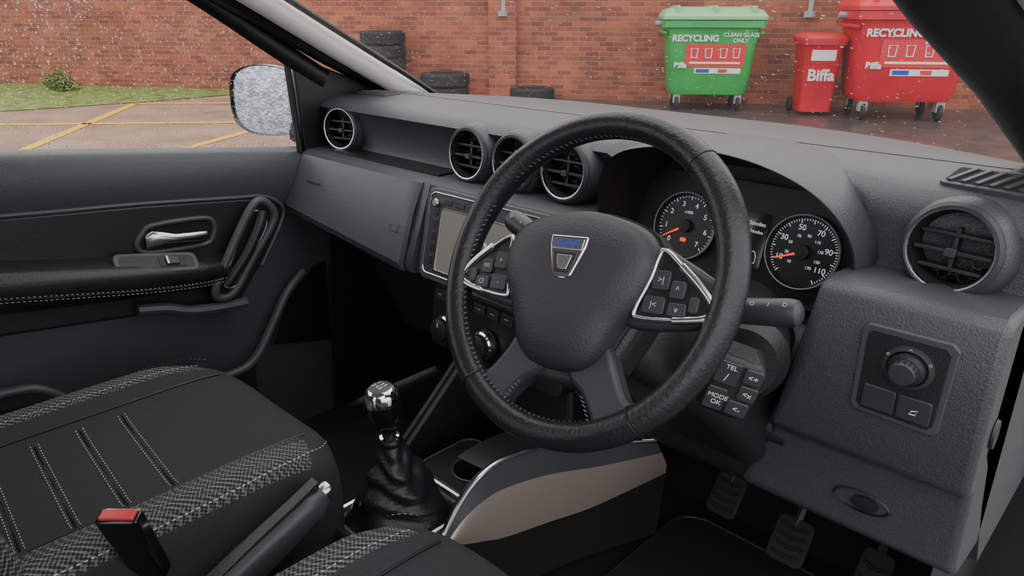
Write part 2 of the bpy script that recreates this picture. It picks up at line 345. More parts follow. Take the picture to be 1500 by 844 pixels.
for sg,nm in ((-1,'left'),(1,'right')):
    o=[(sg*.070,.046),(sg*.105,.038),(sg*.140,.022),(sg*.168,.008),(sg*.177,-.006),(sg*.172,-.030),(sg*.140,-.040),(sg*.105,-.046),(sg*.072,-.048)]
    prism(nm+'_spoke',o,-.018,.002,MR,M_grey,sw,bevel=.006)
    bz=[(sg*.101,.035,.008),(sg*.126,.020,.009),(sg*.150,.001,.007),(sg*.165,-.016,.005),(sg*.160,-.027,.005),(sg*.128,-.034,.007),(sg*.090,-.037,.009),(sg*.085,-.029,.010),(sg*.095,.004,.010)]
    tube(nm+'_silver_bezel',bz,.0026,M_silver,sw,M=MR,closed=True,n=10,sm=4)
    tube(nm+'_silver_wedge',[bz[1],bz[2],bz[3],bz[4],bz[5]],.0050,M_silver,sw,M=MR,n=10,sm=4,flat=.8)
    prism(nm+'_button_panel',[(x*1.0,y) for x,y,z in bz],-.002,.007,MR,M_black,sw,sm=3)
    for k,(bx,by,bw,bh) in enumerate([(.107,.004,.019,.020),(.104,-.022,.024,.018),(.127,-.004,.016,.018),(.130,-.024,.020,.014),(.147,-.017,.010,.016)]):
        prism(nm+'_button',rrect(bw,bh,.003,cx=sg*bx,cy=by),.006,.0105,MR,M_grey,sw,bevel=.001)
    for (bx,by,t) in [(.107,.004,'>|' if sg>0 else '+'),(.130,-.024,'v' if sg>0 else 'O'),(.127,-.004,'^' if sg>0 else 'RES'),(.104,-.022,'|<' if sg>0 else '-')]:
        text(nm+'_icon',t,.009 if len(t)<3 else .006,MR,sg*bx,by,M_dwhite,sw,z=.0108)
    o=[(sg*.014,-.090),(sg*.054,-.066),(sg*.072,-.092),(sg*.090,-.120),(sg*.112,-.138),(sg*.096,-.155),(sg*.068,-.168),(sg*.056,-.148),(sg*.038,-.125),(sg*.020,-.114)]
    prism(nm+'_lower_spoke',o,-.022,.004,MR,M_grey,sw,bevel=.008,sm=2)
    vs=[];fs=[]
    A=V((sg*.040,-.128,.0035)); Bq=V((sg*.062,-.162,.0035))
    for i in range(9):
        p=A.lerp(Bq,i/8)
        for dx,dy in ((-.0025,-.0006),(.0025,-.0022),(.0025,-.0010),(-.0025,.0006)): vs.append((p.x+dx+sg*.003,p.y+dy,p.z+.0015))
        n=len(vs); fs.append((n-4,n-3,n-2,n-1))
    obj('spoke_stitching',vs,fs,M_blk_thread,sw,M=MR)
prism('lower_bridge',[(-.05,-.08),(.05,-.08),(.038,-.122),(-.038,-.122)],-.024,-.002,MR,M_dark,sw,bevel=.008)
MB=MR@Matrix.Translation((0,.014,.030))
bo=[(-.0245,.022),(.0245,.022),(.0235,.010),(.013,-.022),(.008,-.026),(-.008,-.026),(-.013,-.022),(-.0235,.010)]
prism('badge',bo,-.006,.003,MB,M_chrome,sw,bevel=.002)
prism('badge_inset',[(-.0205,.0185),(.0205,.0185),(.0195,.007),(-.0195,.007)],.002,.0036,MB,M_silver,sw)
text('badge_letters','DACIA',.0112,MB,0,.0125,M_blue,sw,z=.0038,bold=.0001)
prism('badge_lower_inset',[(-.015,.003),(.015,.003),(.009,-.020),(-.009,-.020)],.002,.0036,MB,M_dark,sw)
prism('badge_bar',[(-.010,.000),(.010,.000),(.006,-.016),(-.006,-.016)],.003,.0048,MB,M_silver,sw,bevel=.0006)
text('srs_mark','SRS\nAIRBAG',.009,MR,.0,-.080,M_dim,sw,z=.0265)
for sg in (-1,1):
    tube('horn_mark',[(sg*.056-.006,.012,.0262),(sg*.056,.016,.0262),(sg*.056+.006,.012,.0262),(sg*.056,.010,.0262)],.0006,M_dim,sw,M=MR,closed=True,sm=2,n=5)
# ================================================================ STEERING COLUMN
sc=empty('steering_column')
def cs(z,w,h,cy=0,cx=0): return [(x+cx,y+cy,z) for x,y in rrect(w,h,.03,6)]
loft('column_shroud',[cs(-.05,.10,.10,-.01),cs(-.07,.135,.135,-.015),cs(-.16,.155,.155,-.02,.005),cs(-.28,.175,.175,-.03,.015),cs(-.40,.20,.21,-.05,.02)],M_dark,sc,M=MW,cap0=True,cap1=True,ang=50)
lathe('column_side_collar',[(.062,-.16),(.066,-.10),(.064,-.05),(.050,-.035),(0,-.034)],dashframe((.505,-.235,1.035),-4,28),M_dark,sc)
def stalk(name,p0,p1,r0,r1):
    g=empty(name); p0=V(p0);p1=V(p1); d=(p1-p0); L=d.length
    z=d.normalized(); x=V((0,0,1)).cross(z).normalized(); y=z.cross(x)
    Mx=Matrix(((x.x,y.x,z.x,p0.x),(x.y,y.y,z.y,p0.y),(x.z,y.z,z.z,p0.z),(0,0,0,1)))
    lathe('arm',[(r0*.8,0),(r0,.02),(r0,L*.5),(r1*.9,L*.58)],Mx,M_dark,g,cap0=True)
    lathe('collar',[(r1*.9,L*.58),(r1,L*.59),(r1,L*.64),(r1*.93,L*.645),(r1*.93,L*.66)],Mx,M_dark,g)
    lathe('knob',[(r1*1.02,L*.66),(r1*1.04,L*.78),(r1*1.08,L*.93),(r1*.95,L*.98),(r1*.6,L),(0,L)],Mx,M_grey,g)
    for k in range(4):
        P=Mx@V((0,0,L*(.62+.10*k)))+V((0,-r1*.75,r1*.80)); text('icon','=OID'[k],.0065,frame(P,(1,0,0),(0,.7,.7)),0,0,M_dwhite,g)
    return g
stalk('wiper_stalk',(.41,-.275,1.112),(.582,-.262,1.150),.0110,.0145)
stalk('indicator_stalk',(.34,-.275,1.115),(.148,-.25,1.166),.012,.0150)
au=empty('audio_control_pod'); MA=dashframe((.527,-.288,1.050),-4,28)@Matrix.Rotation(math.radians(-14),4,'Z')@Matrix.Scale(.88,4)
prism('pod',[(-.034,-.042),(.020,-.045),(.033,-.030),(.036,.030),(.026,.044),(-.030,.046)],-.05,.0,MA,M_dark,au,bevel=.008)
for k,(a,b,w,h) in enumerate([(-.012,.022,.030,.034),(.019,.026,.024,.022),(.020,.001,.024,.022),(.015,-.024,.028,.022),(-.015,-.018,.026,.034)]):
    prism('pod_button',rrect(w,h,.004,cx=a,cy=b),-.002,.0035,MA,M_grey,au,bevel=.0015)
for t,a,b,s in [('TEL',-.010,.032,.009),('MODE\nOK',-.012,-.018,.009),('<+',.019,.026,.011),('<x',.020,.001,.011),('<-',.015,-.024,.011),('/',-.012,.016,.016)]:
    text('pod_label',t,s,MA,a,b,M_white,au,z=.004)
# ================================================================ INFOTAINMENT
inf=empty('infotainment_unit'); MI=dashframe((-.070,-.094,1.035),13)
prism('surround',rrect(.345,.182,.022,cy=-.002),-.05,.004,MI,M_panel,inf,bevel=.004)
tube('silver_trim',[(x,y,.005) for x,y in rrect(.318,.158,.014)],.0018,M_silver,inf,M=MI,closed=True,sm=1,n=8)
prism('fascia',rrect(.314,.154,.012),-.01,.005,MI,M_grey,inf,bevel=.001)
prism('screen',rrect(.205,.118,.004,cx=-.018,cy=-.008),.004,.0065,MI,M_screen,inf)
tube('screen_edge',[(x,y,.0065) for x,y in rrect(.208,.121,.005,cx=-.018,cy=-.008)],.0010,M_silver,inf,M=MI,closed=True,sm=1,n=6)
text('clock','10:24',.042,MI,-.012,-.005,M_white,inf,z=.007,bold=.0004)
for k in range(4): prism('top_key',rrect(.026,.010,.002,cx=-.11+.035*k,cy=.065),.004,.0065,MI,M_dark,inf,bevel=.0008)
for k in range(5): prism('side_key',rrect(.012,.016,.002,cx=-.138,cy=.045-.024*k),.004,.0065,MI,M_dark,inf,bevel=.0008)
lathe('small_knob',[(.008,.004),(.008,.012),(.006,.014),(0,.014)],MI@Matrix.Translation((-.138,.06,0)),M_silver,inf,seg=20)
# ================================================================ HEATER CONTROLS
hv=empty('heater_control_panel'); MH=dashframe((-.072,-.075,.862),8)
prism('bezel',rrect(.36,.135,.018,cy=-.01),-.05,.0,MH,M_dark,hv,bevel=.005)
for k in range(9):
    prism('switch',rrect(.032,.022,.003,cx=-.152+.038*k,cy=.036),-.002,.006,MH,M_grey,hv,bevel=.0015)
    prism('switch_mark',rrect(.010,.002,.0008,1,cx=-.152+.038*k,cy=.036),.006,.0064,MH,M_dwhite,hv)
for kx in (-.124,-.012,.094):
    MK=MH@Matrix.Translation((kx,-.030,0))
    lathe('dial_ring',[(.034,0),(.033,.006),(.029,.007)],MK,M_black,hv); lathe('dial_chrome',[(.029,.003),(.0285,.018),(.0245,.020)],MK,M_chrome,hv)
    lathe('dial_knob',[(.0245,.018),(.023,.030),(.020,.032),(0,.032)],MK,M_dark,hv)
    prism('dial_pointer',rrect(.002,.010,.0006,1,cy=.012),.032,.0328,MK,M_white,hv)
# ================================================================ MIRROR CONTROL PANEL
mc=empty('mirror_adjuster_panel'); MM=dashframe((.657,-.1265,1.050),-1)@Matrix.Diagonal((1.08,1,1,1))
prism('plate',[(-.044,.056),(.038,.058),(.046,.050),(.042,-.052),(.036,-.060),(-.044,-.058),(-.050,-.050),(-.050,.048)],-.01,.002,MM,M_panel,mc,bevel=.002)
prism('plate_inner',[(-.038,.050),(.034,.051),(.039,.044),(.036,-.046),(.031,-.053),(-.038,-.052),(-.043,-.046),(-.043,.044)],.0,.0030,MM,M_dark,mc,bevel=.001)
MK=MM@Matrix.Translation((.002,.016,.002))
lathe('knob_base',[(.026,0),(.0255,.004),(.021,.005)],MK,M_grey,mc); lathe('knob_collar',[(.019,.003),(.0185,.010),(.014,.012)],MK,M_dark,mc)
lathe('knob',[(.0135,.008),(.0135,.022),(.012,.025),(0,.0255)],MK,M_grey,mc)
for k in range(16):
    a=2*math.pi*k/16; tube('knurl',[(.0138*math.cos(a),.0138*math.sin(a),.010),(.0138*math.cos(a),.0138*math.sin(a),.022)],.0011,M_dark,mc,M=MK,sm=1,n=5)
for cxx,i in ((-.0205,0),(.0155,1)):
    prism('switch_cap',rrect(.034,.030,.003,cx=cxx,cy=-.033),.002,.006,MM,M_grey,mc,bevel=.0015)
tube('lamp_icon',[(.012,-.038,.0062),(.018,-.038,.0062),(.020,-.032,.0062),(.014,-.034,.0062)],.0008,M_white,mc,M=MM,closed=True,sm=1,n=5)
for a in (150,90,30): text('dir_mark','o',.007,MM,.002+.024*math.cos(math.radians(a)),.017+.022*math.sin(math.radians(a)),M_dwhite,mc,z=.0065)
# ================================================================ CENTRE CONSOLE
co=empty('centre_console')
prism('left_wing',[(-.03,.86),(-.075,.80),(-.10,.765),(-.235,.650),(-.30,.605),(-.33,.42),(.10,.42),(.10,.86)],-.170,-.148,doorframe((0,0,0)),M_dark,co,bevel=.008)
tube('left_wing_trim',[(-.160,-.085,.79),(-.160,-.105,.768),(-.160,-.17,.712),(-.160,-.238,.655)],.004,M_grey,co)
box('tunnel',(-.125,-1.0,.40),(.075,.10,.555),M_dark,co,bevel=.02)
box('rear_tray',(-.075,-1.0,.42),(.07,-.46,.60),M_dark,co,bevel=.012)
box('stack_lower',(-.15,-.03,.42),(.09,.2,.80),M_dark,co,bevel=.01)
def holeplate(nm,cx,cy,w,h,z,hr,depth,mat):
    N=48; out=[];hol=[]
    for j in range(N):
        a=2*math.pi*j/N; c,s=math.cos(a),math.sin(a); m=(abs(c/(w/2))**6+abs(s/(h/2))**6)**(1/6)
        out.append((c/m,s/m)); hol.append((hr*c,hr*s))
    L=[[(cx+x,cy+y,z-depth) for x,y in out],[(cx+x,cy+y,z-.003) for x,y in out],[(cx+x*.975,cy+y*.975,z) for x,y in out],[(cx+x*1.05,cy+y*1.05,z) for x,y in hol],[(cx+x,cy+y,z-.003) for x,y in hol],[(cx+x*.9,cy+y*.9,z-depth) for x,y in hol],[(cx,cy,z-depth)]*N]
    return loft(nm,L,mat,co,ang=35)
holeplate('cup_holder_plate',-.035,-.165,.19,.15,.612,.040,.06,M_dark)
tube('cup_holder_ring',[(-.035+.042*math.cos(a),-.165+.042*math.sin(a),.613) for a in [2*math.pi*k/28 for k in range(28)]],.003,M_grey,co,closed=True,sm=1)
tube('cup_tray_edge',[(-.035+x,-.165+y,.613) for x,y in rrect(.18,.145,.03,5)],.003,M_panel,co,closed=True,sm=1)
T=[(.072,-.335,.612),(.073,-.300,.660),(.075,-.256,.693),(.08,-.2,.705),(.10,-.11,.697),(.14,.003,.672),(.2,.1,.660)]
B=[(.080,-.330,.598),(.086,-.30,.585),(.093,-.255,.570),(.10,-.215,.558),(.12,-.12,.548),(.15,-.02,.545),(.21,.13,.575)]
T=cr(T,5,False);B=cr(B,5,False)
Md=[t.lerp(b,.34)+V((.006,0,0)) for t,b in zip(T,B)]
loft('side_band_dark',[T,Md],M_panel,co,closed=False); loft('side_champagne_trim',[Md,[m.lerp(b,.5)+V((.006,0,0)) for m,b in zip(Md,B)],B],M_copper,co,closed=False,ang=180)
loft('side_lower_wall',[B,[V((b.x-.01,b.y,.42)) for b in B]],M_carpet,co,closed=False)
loft('side_inner_wall',[T,[t+V((-.012,0,-.004)) for t in T],[V((t.x-.02,t.y,.56)) for t in T]],M_dark,co,closed=False)
loft('side_top_fill',[[t+V((-.012,0,-.004)) for t in T[12:]],[V((.0,t.y,t.z-.01)) for t in T[12:]]],M_dark,co,closed=False)
tube('side_silver_edge',T[:],.004,M_silver,co,sm=1)
gl=empty('gear_lever'); GX,GY=-.03,-.345
MG=frame((GX,GY,.61),(1,0,0),(0,1,0))
prism('surround_plate',rrect(.175,.21,.03,6),-.05,.0,MG,M_panel,gl,bevel=.005)
tube('surround_silver_ring',[(x,y,.004) for x,y in rrect(.166,.200,.028,6)],.0060,M_silver,gl,M=MG,closed=True,sm=1)
lo=[]
for i in range(25):
    t=i/24; w=.058*(1-t)**1.15+.017; z=.155*t; lp=[]
    for j in range(64):
        a=2*math.pi*j/64; c,s=math.cos(a),math.sin(a); n_=2+3*(1-t); m=(abs(c)**n_+abs(s)**n_)**(1/n_)
        e=math.sin(t*math.pi)
        rr=w/m*(1+.15*math.sin(4*a+t*4)*e)+.0045*math.sin(t*26+3*math.sin(a*2+t*3))*e
        lp.append((rr*c,rr*1.15*s-.01*t,z))
    lo.append(lp)
loft('leather_boot',lo,M_leather,gl,M=MG,ang=180)
MS=frame((GX,GY-.012,.762),(1,0,0),(0,1,.12))
lathe('collar_ring',[(.0165,-.004),(.019,0),(.019,.008),(.016,.012)],MS,M_black,gl); lathe('collar_chrome',[(.0165,.012),(.0165,.016),(.012,.017)],MS,M_chrome,gl)
lathe('shaft',[(.011,.016),(.011,.04)],MS,M_black,gl)
lathe('knob_body',[(.014,.030),(.022,.036),(.0265,.050),(.0285,.070),(.0285,.086)],MS,M_gloss,gl,cap0=True)
lathe('knob_chrome_cap',[(.0288,.085),(.0290,.092),(.027,.103),(.023,.110),(.019,.112)],MS,M_chrome,gl)
lathe('knob_top',[(.019,.112),(.012,.1145),(0,.115)],MS,M_grey,gl); text('shift_pattern','1 3 5\n2 4 R',.010,MS,0,0,M_white,gl,z=.1155)
hb=empty('handbrake_lever')
p=[V((.005,-.78,.635)),V((.0,-.70,.672)),V((-.005,-.63,.700)),V((-.008,-.56,.727)),V((-.012,-.505,.748))]
lo=[];P=cr(p,5,False)
for i,q in enumerate(P):
    t=(P[min(i+1,len(P)-1)]-P[max(i-1,0)]).normalized(); s=t.cross(V((0,0,1))).normalized(); u=s.cross(t); k=i/(len(P)-1)
    w=.024+.003*math.sin(k*math.pi); h=.031-.008*k
    if k>.93: w*=.8;h*=.8
    lo.append([q+s*w*math.copysign(abs(math.cos(a))**.6,math.cos(a))+u*h*math.copysign(abs(math.sin(a))**.7,math.sin(a)) for a in [2*math.pi*j/20 for j in range(20)]])
loft('grip',lo,M_panel,hb,cap0=True,cap1=True,ang=60)
loft('grip_spine',[[q+V((0,0,.022))+V((dx,0,dz)) for dx,dz in ((-.010,0),(-.009,.010),(.009,.010),(.010,0))] for q in P[2:-1]],M_dark,hb,cap0=True,cap1=True)
lathe('release_button',[(.0125,0),(.0125,.012),(.011,.016),(.0,.017)],frame(P[-1],(1,0,0),(P[-1]-P[-2]).cross(V((1,0,0)))),M_silver,hb,cap0=True)
prism('handbrake_gaiter',rrect(.07,.16,.02),0,.05,frame((0,-.80,.595),(1,0,0),(0,1,0)),M_black,hb,bevel=.01)
bk_=empty('seat_belt_buckle')
MBk=frame((-.035,-.775,.846),(.76,.65,0.05),(.20,-.25,1))
prism('buckle_body',[(-.026,-.13),(.020,-.13),(.027,-.03),(.028,0),(-.028,0),(-.029,-.03)],-.011,.011,MBk,M_gloss,bk_,bevel=.004)
prism('buckle_button',rrect(.046,.007,.0025,cx=0,cy=.0005),-.0075,.0075,MBk,M_redb,bk_,bevel=.0015)
prism('buckle_slot',rrect(.044,.002,.0005,1,cy=-.003),-.0115,-.0085,MBk,M_chrome,bk_)
# ================================================================ SEATS
HP=[(0,0),(.06,0),(.12,.001),(.145,.006),(.165,.018),(.19,.034),(.215,.041),(.238,.036),(.256,.018),(.266,-.02),(.270,-.08),(.266,-.14),(.258,-.20)]
def hz(ax):
    for (a,b),(c,d) in zip(HP[:10],HP[1:10]):
        if a<=ax<=c: return b+(d-b)*(ax-a)/(c-a)
    return -.02
ST=[(-1.0,1,1,1),(-.88,1,1,1),(-.76,1,1,1),(-.64,1,1,1),(-.54,1,1,1),(-.48,.995,.99,.8),(-.435,.975,.975,.55),(-.405,.93,.955,.35),(-.385,.83,.93,.2),(-.378,.66,.915,.1),(-.38,.4,.905,.05),(-.39,.0,.90,0)]
def seat(cx,z0,dy=0):
    g=empty('car_seat'); loops=[]
    xs=[-a for a,_ in HP[::-1]][:-1]+[a for a,_ in HP]; zs=[b for _,b in HP[::-1]][:-1]+[b for _,b in HP]
    for (y,k,sx,bf) in ST:
        L=[]
        for x,z in zip(xs,zs):
            if z>0: z=z*bf+ (0.012*(1-bf) if abs(x)<.2 else 0)
            zz=-.20+(z+.20)*k
            yy=y-(abs(x)/.27)**3*.05*(1 if y>-.5 else 0)
            L.append((cx+x*sx,yy+dy,z0+zz))
        loops.append(L)
    n=len(xs); faces=[];fm=[]
    verts=[p for l in loops for p in l]
    for i in range(len(loops)-1):
        for j in range(n-1):
            a=i*n+j; faces.append((a,a+n,a+n+1,a+1))
            ax=abs((xs[j]+xs[j+1])/2); fm.append(1 if (.20<ax<.250 and i<6) else 0)
    faces.append(tuple(range((len(loops)-1)*n,len(loops)*n))); fm.append(0)
    obj('cushion',verts,faces,None,g,subsurf=2,mats=[M_fabric,M_weave],fmat=fm)
    def Z(x,y):
        b=k=1
        for (y0,k0,s0,b0),(y1,k1,s1,b1) in zip(ST,ST[1:]):
            if y0<=y<=y1:
                t=(y-y0)/(y1-y0); k=k0+(k1-k0)*t; b=b0+(b1-b0)*t; break
        z=hz(abs(x)); z=z*b+(.012*(1-b) if abs(x)<.2 else 0) if z>0 else z
        return z0-.20+(z+.20)*k
    def dash_line(nm,pts,step=.008,w=.0014):
        P=cr([V((a,b,0)) for a,b in pts],12,False); vs=[];fs=[];last=P[0]; seq=[P[0]]
        for q in P[1:]:
            while (q-last).length>step*.55:
                last=last+(q-last).normalized()*step*.55; seq.append(last.copy())
        for a,b in zip(seq[0::2],seq[1::2]):
            t=(b-a).normalized(); s=V((-t.y,t.x,0))*w*.5
            for qq in (a-s,b-s,b+s,a+s): vs.append((cx+qq.x,qq.y+dy,Z(qq.x,qq.y)+.0022))
            n=len(vs); fs.append((n-4,n-3,n-2,n-1))
        if fs: obj(nm,vs,fs,M_thread,g)
    for yy in (-.640,-.710,-.780,-.850):
        for e in (.001,-.011): dash_line('stitch_cross',[(-.14,yy+e+.010),(0,yy+e-.0),(.14,yy+e-.010)])
        tube('cross_seam',[(cx+x,yy-.005-x*.071+dy,Z(x,yy)-.0012) for x in (-.145,-.07,0,.07,.145)],.0018,M_black,g,n=5)
    for sg in (-1,1):
        dash_line('stitch_bolster',[(sg*.250,-.86),(sg*.250,-.7),(sg*.246,-.55),(sg*.236,-.46),(sg*.215,-.43)])
        dash_line('stitch_bolster_in',[(sg*.197,-.86),(sg*.197,-.7),(sg*.196,-.55),(sg*.19,-.46)])
        tube('piping',[(cx+sg*.160,y+dy,Z(sg*.160,y)+.000) for y in (-.86,-.75,-.65,-.55,-.48,-.44)],.0022,M_black,g,n=6)
    BL=[]
    for zz,yo,w in ((.70,-.905,.25),(.80,-.925,.26),(.95,-.965,.265),(1.10,-1.005,.26),(1.25,-1.05,.245),(1.32,-1.09,.215),(1.335,-1.13,.18)):
        L=[]
        for x,d in ((-1,-.10),(-.99,-.0),(-.93,.05),(-.80,.055),(-.66,.02),(-.4,0),(0,-.005),(.4,0),(.66,.02),(.80,.055),(.93,.05),(.99,0),(1,-.10)):
            L.append((cx+x*w,yo+d+dy,zz+(z0-.755)))
        BL.append(L)
    n=13; verts=[p for l in BL for p in l]; faces=[];fm=[]
    for i in range(len(BL)-1):
        for j in range(n-1):
            a=i*n+j; faces.append((a,a+1,a+n+1,a+n)); fm.append(1 if j in (1,2,9,10) else 0)
    obj('back_rest',verts,faces,None,g,subsurf=2,mats=[M_fabric,M_weave],fmat=fm)
    return g
seat(-.325,.748); seat(.365,.742,-.01)
# ================================================================ DOOR
dr=empty('car_door'); MD=doorframe((-.735,0,0))
def belt(y): return 1.118-.118*(y+.03)
ys=[-1.5,-1.2,-.9,-.7,-.5,-.3,-.1,.04]
lo=[]
for y in ys:
    b=belt(y); lo.append([(-.80,y,b+.004),(-.765,y,b+.004),(-.745,y,b-.002),(-.733,y,b-.02),(-.728,y,b-.06),(-.733,y,b-.105),(-.742,y,b-.125),(-.742,y,b-.2),(-.742,y,b-.35),(-.740,y,b-.6),(-.74,y,.40)])
loft('inner_panel',lo,M_dash,dr,closed=False,ang=50)
prism('insert_panel',[(-1.4,1.165),(-1.0,1.125),(-.686,1.083),(-.45,1.062),(-.24,1.038),(-.175,1.030),(-.135,1.000),(-.140,.965),(-.20,.875),(-.27,.79),(-.34,.79),(-.45,.82),(-.75,.86),(-1.4,.94)],-.01,.004,MD,M_dark,dr,bevel=.006)
tube('insert_edge',[(-1.3,1.155,.002),(-1.0,1.125,.002),(-.686,1.086,.002),(-.45,1.065,.002),(-.24,1.041,.002),(-.175,1.033,.002),(-.132,1.003,.002),(-.136,.965,.002),(-.20,.870,.002)],.005,M_panel,dr,M=MD)
lo=[]
def ar(y,zt,th,x1):
    return [(-.738,y,zt+.010),(-.72,y,zt+.006),(x1-.016,y,zt),(x1-.004,y,zt-.008),(x1,y,zt-.022),(x1-.004,y,zt-th*.7),(x1-.018,y,zt-th),(-.738,y,zt-th-.012)]
for y,x1,th in ((-1.4,-.665,.085),(-.9,-.662,.085),(-.7,-.660,.080),(-.5,-.662,.070),(-.38,-.668,.058),(-.30,-.680,.050),(-.275,-.700,.040)):
    zt=.914-.20*(y+.30); lo.append(ar(y,zt,th,x1))
loft('armrest',lo,M_leather,dr,closed=True,cap1=True,ang=45)
P=[V((-.6645+.0,y,.914-.20*(y+.30)-.046)) for y in (-1.3,-.9,-.7,-.5)]+[V((-.672,-.38,.888)),V((-.684,-.31,.880))]
P=cr([p+V((.0042,0,0)) for p in P],14,False)
for nm,dz in (('armrest_stitch',0),('armrest_stitch_b',-.008)):
    vs=[];fs=[];seq=[];last=P[0]
    for q in P[1:]:
        while (q-last).length>.0045: last=last+(q-last).normalized()*.0045; seq.append(last.copy())
    for a,b in zip(seq[0::2],seq[1::2]):
        for q,h in ((a,-.0006),(b,-.0006),(b,.0006),(a,.0006)): vs.append((q.x+.0005,q.y,q.z+h+dz))
        n=len(vs); fs.append((n-4,n-3,n-2,n-1))
    obj(nm,vs,fs,M_thread,dr)
tube('armrest_seam',[p+V((-.001,0,-.004)) for p in P[::6]],.0012,M_black,dr,n=5,sm=1)
tube('armrest_front_sweep',[(-.705,-.50,.850),(-.700,-.44,.838),(-.695,-.40,.822),(-.692,-.34,.812),(-.690,-.27,.806)],.012,M_panel,dr,flat=1.0)
MSW=frame((-.690,-.450,.945),(0,1,-.20),(-1,0,0.85))
prism('switch_pod',rrect(.170,.050,.015,5),-.034,.006,MSW,M_panel,dr,bevel=.003)
prism('switch_inlay',rrect(.150,.032,.010,5),.005,.0068,MSW,M_dark,dr,bevel=.001)
prism('switch_recess',rrect(.056,.026,.005,cx=.03),.005,.0082,MSW,M_black,dr); prism('switch_key',rrect(.026,.020,.003,cx=.03),.006,.013,MSW,M_grey,dr,bevel=.002)
prism('switch_edge',rrect(.004,.020,.001,1,cx=.018),.0105,.0136,MSW,M_silver,dr)
MHd=MD@Matrix.Translation((-.385,.985,.004))@Matrix.Rotation(math.radians(-4),4,'Z')
ho_=[(-.085,-.012),(-.070,.016),(-.045,.028),(.060,.030),(.082,.014),(.078,-.014),(.055,-.030),(-.06,-.030)]
tube('handle_surround',[(x,y,.002) for x,y in ho_],.006,M_panel,dr,M=MHd,closed=True,n=10)
prism('handle_recess',[(x*.96,y*.92) for x,y in ho_],-.002,.003,MHd,M_void,dr,sm=3)
lo=[]
for x,yc,h,zz in ((-.068,-.008,.016,.006),(-.055,.000,.017,.012),(-.035,.001,.013,.016),(-.01,-.003,.010,.018),(.02,-.004,.010,.019),(.050,-.006,.011,.018),(.058,-.006,.010,.016)):
    lo.append([(x,yc+h*math.cos(a),zz+.005*math.sin(a)) for a in [2*math.pi*k/14 for k in range(14)]])
loft('release_lever',lo,M_silver,dr,M=MHd,cap0=True,cap1=True)
GH=[(-.208,1.036),(-.182,1.016),(-.180,.981),(-.239,.909),(-.292,.842),(-.325,.832),(-.338,.854),(-.292,.932),(-.238,1.012)]
MGH=doorframe((-.690,0,0))
tube('grab_handle',[(a,b,0) for a,b in GH],.010,M_panel,dr,M=MGH,closed=True,n=12)
prism('grab_handle_inset',GH,-.012,.001,MGH,M_black,dr,sm=3)
gc=(-.258,.935)
tube('grab_handle_accent',[(gc[0]+(a-gc[0])*.72,gc[1]+(b-gc[1])*.80,.004) for a,b in GH],.0016,M_grey2,dr,M=MGH,closed=True,n=8)
tube('grab_handle_bar',[(-.205,1.010,.004),(-.225,.975,.012),(-.262,.920,.012),(-.312,.862,.004)],.012,M_dark,dr,M=MGH,n=12)
tube('grab_handle_post',[(-.205,1.02,-.04),(-.205,1.02,.0)],.012,M_dark,dr,M=MGH,sm=1); tube('grab_handle_post_b',[(-.31,.85,-.04),(-.31,.85,.0)],.012,M_dark,dr,M=MGH,sm=1)
tube('pocket_lip',[(-1.3,.80,.03),(-.80,.76,.03),(-.70,.74,.034),(-.64,.675,.04),(-.58,.655,.045),(-.45,.650,.045),(-.33,.640,.045),(-.27,.655,.042),(-.22,.71,.036),(-.16,.79,.028),(-.10,.83,.015)],.011,M_panel,dr,M=MD,n=10)
prism('speaker_grille',[(-.20,.66),(-.03,.62),(-.03,.84),(-.10,.82),(-.16,.76)],.002,.008,MD,M_black,dr,bevel=.003)
obj('pocket_face',[(-.695,-1.3,.78),(-.695,-.70,.72),(-.69,-.60,.64),(-.69,-.33,.63),(-.69,-.27,.64),(-.70,-.27,.42),(-.70,-1.3,.42)],[(0,1,2,3,4,5,6)],M_dark,dr)
prism('sail_panel',[(-.060,1.345),(-.052,1.115),(.10,1.105),(.30,1.20)],-.015,.0,MD,M_black,dr,bevel=.004)
tube('window_front_seal',[(-.745,-.060,1.12),(-.745,-.066,1.22),(-.742,-.074,1.34)],.008,M_black,dr,n=8)
wf=[(-.74,.02,1.285),(-.735,-.10,1.362),(-.728,-.246,1.459),(-.70,-.46,1.585)]
tube('window_upper_frame',wf,.024,M_black,dr,n=10,flat=.6)
wg=empty('window_1')
obj('side_glass',[(-.765,-1.5,1.27),(-.765,-.05,1.10),(-.765,-.06,1.35),(-.735,-.46,1.60),(-.735,-1.5,1.62)],[(0,1,2,3,4)],M_glass,wg)
# ================================================================ PILLARS / WINDSCREEN / ADDED ROOF
def pillar(pts,w,t,mat,nm,side):
    g=empty('a_pillar'); P=[V(p) for p in pts]; lo=[]
    for i,q in enumerate(P):
        d=(P[min(i+1,len(P)-1)]-P[max(i-1,0)]).normalized(); s=d.cross(V((side*-.35,-.5,.8))).normalized(); u=s.cross(d)
        lo.append([q+s*w*.5*math.copysign(abs(math.cos(a))**.6,math.cos(a))+u*t*.5*math.copysign(abs(math.sin(a))**.8,math.sin(a)) for a in [2*math.pi*k/18 for k in range(18)]])
    loft(nm,lo,mat,g,cap0=True,cap1=True,ang=60)
    return g
gL=pillar([(-.700,.30,1.218),(-.696,.18,1.275),(-.685,0,1.372),(-.672,-.159,1.459),(-.645,-.43,1.600)],.066,.045,M_pillar,'cloth_trim',-1)
tube('screen_seal',[(-.672,.325,1.222),(-.660,.19,1.297),(-.650,.01,1.395),(-.640,-.149,1.482),(-.61,-.42,1.62)],.007,M_black,gL,n=8)
tube('outer_frame',[(-.742,.30,1.20),(-.737,.18,1.258),(-.722,0,1.345),(-.712,-.159,1.432),(-.69,-.43,1.57)],.018,M_black,gL,n=8)
